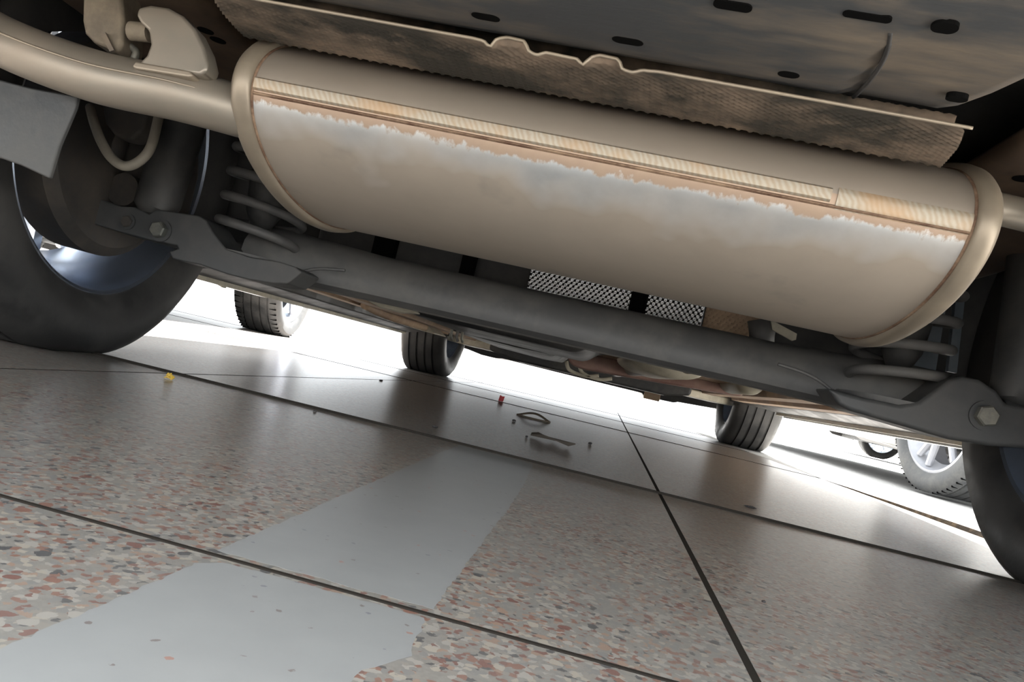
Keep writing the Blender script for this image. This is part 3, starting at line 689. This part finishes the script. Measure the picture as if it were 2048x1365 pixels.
# brake hose loop and its bracket
hp = catmull([at_y(322, 205, -0.20), at_y(315, 245, -0.21), at_y(300, 298, -0.225), at_y(275, 325, -0.23), at_y(248, 332, -0.23), at_y(222, 315, -0.225), at_y(202, 282, -0.215), at_y(188, 245, -0.20), at_y(180, 215, -0.17)], 8)
P(MB().tube(hp, 0.0056, 12).make('brake_hose', 'hose', None, smooth=True))
kb = MB().prism([at_y(x, y, -0.13) for x, y in ((200, 190), (300, 200), (285, 262), (262, 280), (228, 272), (208, 245))], (0, 0.03, 0)).make('brake_bracket', 'cast', None); bevel(kb, 0.005); P(kb)

# -- underbody ahead of the axle
foil_v = []; foil_f = []
def foil(x0, x1, z0, z1, Y, nm, mat='foil', step=0.0017, pitch=0.0085, par=None):
    nx = int((x1-x0)/step); nz = int((z1-z0)/step); V = []; Fc = []
    for j in range(nz+1):
        for i in range(nx+1):
            x = x0+(x1-x0)*i/nx; z = z0+(z1-z0)*j/nz
            d = 0.0014*math.cos(x*2*math.pi/(pitch*1.1)+(math.pi if int(z/0.0055) % 2 else 0))*math.sin(z*math.pi/0.0055)**2
            V.append((x, Y-d, z))
    for j in range(nz):
        for i in range(nx): a = j*(nx+1)+i; Fc.append((a, a+1, a+nx+2, a+nx+1))
    o = link_mesh(nm, V, Fc, mat, None, smooth=True); o.modifiers.new('thickness', 'SOLIDIFY').thickness = 0.001; P(o); return o
foil(-0.086, 0.10, 0.225, 0.345, 0.345, 'tank_heat_shield'); foil(0.128, 0.228, 0.225, 0.345, 0.345, 'tank_heat_shield')
foil(0.232, 0.335, 0.235, 0.335, 0.36, 'tank_heat_shield', 'brown_pan')
tk = MB().prism([(-0.50, 0.36, 0.24), (-0.43, 0.36, 0.225), (-0.36, 0.36, 0.19), (-0.28, 0.36, 0.174), (0.03, 0.36, 0.172), (0.06, 0.36, 0.20), (0.36, 0.36, 0.235), (0.36, 0.36, 0.42), (-0.50, 0.36, 0.42)], (0, 0.55, 0)).make('fuel_tank', 'beam_dark', None); bevel(tk, 0.015, 3); P(tk)
for (x, ww) in ((0.114, 0.012), (-0.20, 0.012), (-0.36, 0.02)):
    sub(MB().box((x-ww, 0.335, 0.215), (x+ww, 0.36, 0.36)).make('tank_strap', 'black', None), tk)
o = MB().tube([at_y(1520, 640, 0.3), at_y(1524, 668, 0.3), at_y(1522, 700, 0.3)], 0.021, 16).make('filler_pipe', 'beam', None, smooth=True); P(o)
o = MB().prism([at_y(x, y, 0.28) for x, y in ((1542, 640), (1594, 668), (1592, 680), (1585, 682), (1545, 660))], (0, 0.006, 0)).make('mounting_bracket', 'cream', None); P(o)
# main floor with pressed ribs, tunnel and side sills
mf = MB().box((-0.76, 0.42, 0.205), (0.76, 2.45, 0.22)).make('main_floor', 'brown_pan', None); P(mf)
for x in (-0.62, -0.50, 0.50, 0.62):
    o = MB().prism([(x-0.035, 0.45, 0.21), (x-0.024, 0.45, 0.188), (x+0.024, 0.45, 0.188), (x+0.035, 0.45, 0.21)], (0, 1.75, 0)).make('floor_rib', 'brown_pan', None); sub(o, mf)
for s in (-1, 1):
    dz = 0.019 if s > 0 else 0.0
    o = MB().prism([(s*0.70, 0.40, 0.225), (s*0.712, 0.40, 0.176+dz), (s*0.775, 0.40, 0.160+dz), (s*0.79, 0.40, 0.160+dz), (s*0.835, 0.40, 0.185+dz), (s*0.84, 0.40, 0.24)], (0, 1.83, 0)).make('side_sill', 'beam_dark', None); bevel(o, 0.004); P(o)
    o2 = MB().box((s*0.776, 0.42, 0.150+dz), (s*0.782, 2.2, 0.17+dz)).make('sill_seam', 'cream', None); sub(o2, o)
# plastic undertray and its bright rolled edge, left of the tunnel
ut = MB().prism([(-0.36, 1.0, 0.20), (-0.34, 1.0, 0.178), (-0.16, 1.0, 0.172), (-0.08, 1.0, 0.175), (-0.06, 1.0, 0.20)], (0, 0.9, 0)).make('under_tray', 'beam_dark', None); bevel(ut, 0.012, 3); P(ut)
# flex joint and bracket cluster on the left underside
cl_ = at_y(918, 640, 0.75)
for k, (dx, mt) in enumerate(((-0.012, 'bolt'), (0.002, 'beam'), (0.014, 'bolt'))):
    P(MB().tube([(cl_.x+dx, 0.75, 0.20), (cl_.x+dx+0.002, 0.75, 0.158), (cl_.x+dx+0.006, 0.755, 0.15)], 0.0035, 8).make('clip_tab', mt, None, smooth=True))
ci = MB().prism([at_y(x, y, 0.335) for x, y in ((714, 580), (735, 590), (770, 601), (830, 620), (838, 628), (800, 626), (760, 616), (738, 604))], (0, 0.02, 0)).make('cream_guide_glint', 'cream', None); bevel(ci, 0.004); P(ci)  # cream strip painted for the light caught by the tank's rounded edge
ci = MB().prism([at_y(x, y, 1.5) for x, y in ((798, 622), (846, 640), (870, 668), (820, 655), (802, 640))], (0, 0.2, 0)).make('cream_guide_glint', 'cream', None); bevel(ci, 0.006); P(ci)
rp = MB().tube(catmull([at_y(730, 610, 0.9), at_y(760, 625, 1.05), at_y(800, 640, 1.2), at_y(850, 655, 1.5)], 6), 0.012, 12).make('brake_line', 'brown_pan', None, smooth=True); P(rp)
# front exhaust: centre pipe, silencer, clamps
cp = catmull([(0.30, 0.44, 0.246), (0.27, 0.62, 0.222), (0.20, 0.85, 0.205), (0.15, 1.25, 0.196), (0.12, 2.3, 0.20)], 8)
P(MB().tube(cp, 0.026, 20).make('centre_pipe', 'pipe', None, smooth=True))
cs = MB().rings([[(0.05+0.0+dx+a_*math.cos(2*math.pi*k/28), yy, 0.204+0.030*sc*math.sin(2*math.pi*k/28)) for k in range(28)] for (yy, a_, sc, dx) in ((0.66, 0.02, .4, 0.16), (0.68, 0.075, .9, 0.16), (0.72, 0.085, 1, 0.16), (1.06, 0.085, 1, 0.14), (1.10, 0.075, .9, 0.14), (1.12, 0.02, .4, 0.14))]).make('centre_silencer', 'cream', None, smooth=True); P(cs)
o = MB().rings([[(0.425+a_*math.cos(2*math.pi*k/24), yy, 0.209+0.026*sc*math.sin(2*math.pi*k/24)) for k in range(24)] for (yy, a_, sc) in ((0.86, 0.01, .4), (0.87, 0.03, .9), (0.90, 0.034, 1), (1.15, 0.034, 1), (1.18, 0.02, .6))]).make('floor_bulge', 'cream', None, smooth=True); P(o)
for dx in (0.0, 0.014, 0.028):
    c = at_y(1278+dx*900, 720, 0.62); P(MB().tube([(c.x-0.006, 0.62, 0.215), (c.x+0.006, 0.625, 0.196)], 0.004, 8).make('hose_clip', 'cast', None, smooth=True))
rc = MB().prism([(-0.03, 1.18, 0.178), (-0.015, 1.18, 0.163), (0.02, 1.18, 0.158), (0.46, 1.18, 0.183), (0.48, 1.18, 0.212), (0.0, 1.18, 0.205), (-0.03, 1.18, 0.195)], (0, 0.10, 0)).make('cross_brace', 'red_steel', None); bevel(rc, 0.008, 3); P(rc)
for xx in (-0.02, 0.03):
    P(MB().tube(catmull([(xx-0.05, 1.9, 0.185), (xx-0.03, 1.9, 0.155), (xx+0.03, 1.9, 0.146), (xx+0.08, 1.9, 0.16)], 6), 0.007, 10).make('heat_shield_edge', 'cream', None, smooth=True))
# engine bay underside: subframe, control arms, drive shafts, steering, front tray
sf = MB().prism([(-0.42, 2.25, 0.165), (-0.30, 2.25, 0.145), (0.34, 2.25, 0.145), (0.44, 2.25, 0.168), (0.44, 2.25, 0.24), (-0.42, 2.25, 0.24)], (0, 0.30, 0)).make('front_subframe', 'beam_dark', None); bevel(sf, 0.012, 3); P(sf)
for s in (-1, 1):
    ca = MB().prism([(s*0.36, 2.28, 0.165), (s*0.58, 2.36, 0.165), (s*0.69, 2.50, 0.170), (s*0.69, 2.58, 0.170), (s*0.56, 2.56, 0.165), (s*0.36, 2.60, 0.165)], (0, 0, 0.032)).make('control_arm', 'cream', None); bevel(ca, 0.008, 3); P(ca)
    P(MB().tube([(s*0.20, WB, 0.27), (s*0.66, WB, 0.30)], 0.016, 14).make('drive_shaft', 'cast', None, smooth=True))
    P(MB().tube([(s*0.28, 2.72, 0.175), (s*0.66, 2.70, 0.20)], 0.010, 12).make('tie_rod', 'cast', None, smooth=True))
ox = [(-0.30, 0.06, 0.20), (-0.12, 0.1, 0.19), (0.10, 0.12, 0.165), (0.28, 0.09, 0.18)]
eg = MB()
for (cx, r_, zl) in ox:
    eg = MB().prism([(cx-r_, 2.62, zl), (cx+r_, 2.62, zl+0.006), (cx+r_*1.1, 2.62, 0.36), (cx-r_*1.1, 2.62, 0.36)], (0, 0.38, 0)).make('engine_sump', 'cast', None); bevel(eg, 0.015, 3); P(eg)
ft = MB().prism([(-0.70, 2.95, 0.162), (-0.56, 2.95, 0.140), (-0.48, 2.95, 0.140), (-0.45, 2.95, 0.146), (0.0, 2.95, 0.139), (0.28, 2.95, 0.136), (0.29, 2.95, 0.122), (0.44, 2.95, 0.124), (0.46, 2.95, 0.132), (0.70, 2.95, 0.145), (0.72, 2.95, 0.19), (-0.72, 2.95, 0.19)], (0, 0.45, 0)).make('front_under_tray', 'beam_dark', None); bevel(ft, 0.006, 2); P(ft)
o = MB().box((0.29, 2.93, 0.112), (0.37, 3.0, 0.150)).make('tow_hook_bracket', 'brown_pan', None); bevel(o, 0.004); P(o)
o = MB().box((-0.70, 2.93, 0.19), (0.70, 3.0, 0.48)).make('radiator_support', 'beam_dark', None); P(o)
o = MB().box((-0.72, 2.2, 0.28), (0.72, 2.26, 0.60)).make('firewall', 'beam_dark', None); P(o)
# pale clips on the left sill
for pxs in (((420, 538), (446, 542), (460, 556), (436, 556), (428, 546)), ((428, 557), (447, 568), (444, 576), (426, 565))):
    o = MB().prism([at_y(x, y, 0.62) for x, y in pxs], (0, 0.02, 0)).make('sill_clip', 'cream', None); bevel(o, 0.002); P(o)

# ------------------------------------------------------------------ parked cars beyond
def bg_car(loc, rz, half, axles, y_rear, y_front, wheels, label, paint, spoke, spoke_double, nuts, sill=0.17, bump_z=0.2, R=0.32, rubber='rubber_grey', sipes=True, wd=0.205, rr=0.222):
    e = empty('car', loc, rz); tag(e, label, 'car', None)
    before = set(bpy.data.objects)
    car_shell(e, y_rear, y_front, axles, half, sill, 1.48, paint, R-0.01, bump_z)
    for cy in axles:
        for s in (-1, 1):
            c = (s*(half-0.10), cy, R-0.008); t = make_tyre(e, c, wd, R, rr, rubber, 96, sipes)
            make_rim(t, c, s, wd, rr, 'alloy_white' if nuts else 'alloy', spoke, 5, spoke_double, nuts)
    o = MB().box((-half+0.24, y_rear+0.25, 0.20), (half-0.24, y_front-0.25, 0.72)).make('floor_pan', 'beam_dark', e)
    return e
lc = Vector((-1.665, 2.84, 0)); yawL = math.radians(7)
offs = Matrix.Rotation(yawL, 4, 'Z') @ Vector((0.76, 0, 0))
cL = bg_car(lc-offs, yawL, 0.86, (0.0, -2.65), -3.6, 1.05, None, 'car parked to the left, one dark tyre with pale alloy spokes showing', 'body_grey', 'alloy_white', False, False, bump_z=0.165, R=0.352, wd=0.232, rr=0.262)
o = MB().prism([(0.50, 1.0, 0.172), (0.66, 0.93, 0.172), (0.66, 0.93, 0.20), (0.50, 1.0, 0.20)], (0.0, 0.03, 0)).make('side_reflector', 'orange', cL)
rc_ = Vector((1.565, 2.46, 0)); yawR = math.radians(10)
offr = Matrix.Rotation(yawR, 4, 'Z') @ Vector((-0.76, 0, 0))
bg_car(rc_-offr, yawR, 0.86, (0.0, 2.62), -0.95, 3.5, None, 'car parked to the right whose wheel shows white twin spokes and brass nuts', 'body_white', 'alloy_white', True, True, rubber='rubber_glare', rr=0.228)
bg_car((7.1, 11.2, 0), math.radians(92), 0.87, (0.0, 2.65), -0.95, 3.52, None, 'car parked crosswise far behind, only its nose and one dark tyre showing', 'body_grey', 'alloy', True, False, sill=0.19, bump_z=0.21, rubber='rubber', sipes=False)

# ------------------------------------------------------------------ litter on the floor
def litter(name, px, py, label, cat, build, mat, group=None):
    p = at_z(px, py, 0.0); mb = MB(); build(mb, p); o = mb.make(name, mat, None, loc=(p.x, p.y, 0)); tag(o, label, cat, group); return o
def blob(sx, sy, sz, seed, n=9):
    def f(mb, p):
        rnd = random.Random(seed); rs = []
        for k, (h, s_) in enumerate(((0.0, 0.75), (0.35, 1.0), (0.8, 0.8), (1.0, 0.3))):
            rs.append([(p.x+sx*s_*math.cos(2*math.pi*i/n)*rnd.uniform(.75, 1.15), p.y+sy*s_*math.sin(2*math.pi*i/n)*rnd.uniform(.75, 1.15), 0.0002+sz*h*rnd.uniform(.85, 1.1)) for i in range(n)])
        mb.rings(rs)
    return f
def petal(mb, p):
    pts = [(-0.006, -0.003, 0.0004), (-0.001, -0.005, 0.003), (0.005, -0.002, -0.00003), (0.006, 0.003, 0.003), (0.001, 0.002, 0.006), (-0.003, 0.005, 0.002)]
    mb.prism([p+Vector(q) for q in pts], (0, 0, 0.0012)); mb.prism([p+Vector((x*.5-0.002, y*.4, z+0.003)) for x, y, z in pts[:4]], (0, 0.001, 0.003))
litter('flower_petal', 338, 759, 'small yellow crumpled petal beside the left rear tyre', 'petal', petal, 'yellow')
def chip(mb, p): mb.prism([p+Vector(q) for q in ((-0.0075, 0, 0.0003), (0.007, 0, 0.0003), (0.0085, 0.002, 0.018), (0.002, 0.001, 0.0165), (-0.006, 0.001, 0.0195))], (0.001, 0.006, 0))
litter('plastic_chip', 1001, 803, 'small upright red plastic chip on the floor under the car', 'chip', chip, 'red')
def curl(mb, p):
    top = [Vector((x, 0.012*math.sin((x+0.045)/0.09*math.pi), 0.0008+0.013*math.sin((x+0.045)/0.09*math.pi)**1.2)) for x in [-0.045+0.09*k/16 for k in range(17)]]
    bot = [Vector((x, -0.016*math.sin((x+0.045)/0.09*math.pi), 0.0008)) for x in [-0.045+0.09*k/16 for k in range(17)]]
    R_ = [[p+t+Vector((0, 0.004, 0.002)), p+t+Vector((0, -0.004, -0.001)), p+t+Vector((0, -0.003, -0.0035)), p+t+Vector((0, 0.005, -0.001))] for t in top]
    mb.rings(R_); mb.tube([p+q for q in bot], 0.0022, 6)
litter('dry_leaf', 1067, 838, 'curled dry brown leaf forming an open loop on the floor', 'leaf', curl, 'leaf')
def scrap(mb, p):
    pts = [(-0.040, 0.030), (-0.028, 0.038), (0.004, 0.028), (0.028, 0.012), (0.048, -0.020), (0.036, -0.018), (0.012, -0.006), (-0.014, 0.004), (-0.040, 0.018)]
    n = len(pts); mb.prism([p+Vector((x, y, 0.0008+0.007*(0.5+0.5*math.sin(i*2.1)))) for i, (x, y) in enumerate(pts)], (0, 0.001, 0.0022))
litter('leaf_scrap', 1100, 884, 'flattened dark wet leaf scrap on the floor under the torsion beam', 'leaf', scrap, 'scrap')
litter('pebble', 1180, 889, 'round dark pebble to the right of the wet leaf scrap', 'pebble', blob(0.0045, 0.005, 0.004, 3), 'crumb')
litter('insect_husk', 1500, 1016, 'flat dark husk on the floor right of the long joint', 'husk', blob(0.009, 0.006, 0.0025, 5), 'crumb')
litter('grit_crumb', 1028, 843, 'dark bent crumb left of the curled dry leaf', 'crumb', blob(0.005, 0.005, 0.004, 6), 'crumb')
litter('grit_crumb', 870, 856, 'dark crumb on the floor below the left front tyre', 'crumb', blob(0.005, 0.004, 0.003, 8), 'crumb')
litter('grit_crumb', 630, 824, 'dark crumb lying on the slab joint below the left side', 'crumb', blob(0.0025, 0.0025, 0.0022, 9), 'crumb')
litter('grit_crumb', 1527, 1206, 'tiny dark crumb on the right foreground slab', 'crumb', blob(0.0016, 0.0018, 0.0015, 10), 'crumb')
litter('grit_crumb', 1053, 875, 'tiny dark crumb touching the left end of the wet leaf scrap', 'crumb', blob(0.003, 0.003, 0.003, 11), 'crumb')
litter('grit_crumb', 762, 763, 'dark crumb on the bright floor left of the left front tyre', 'crumb', blob(0.006, 0.006, 0.004, 12), 'crumb')
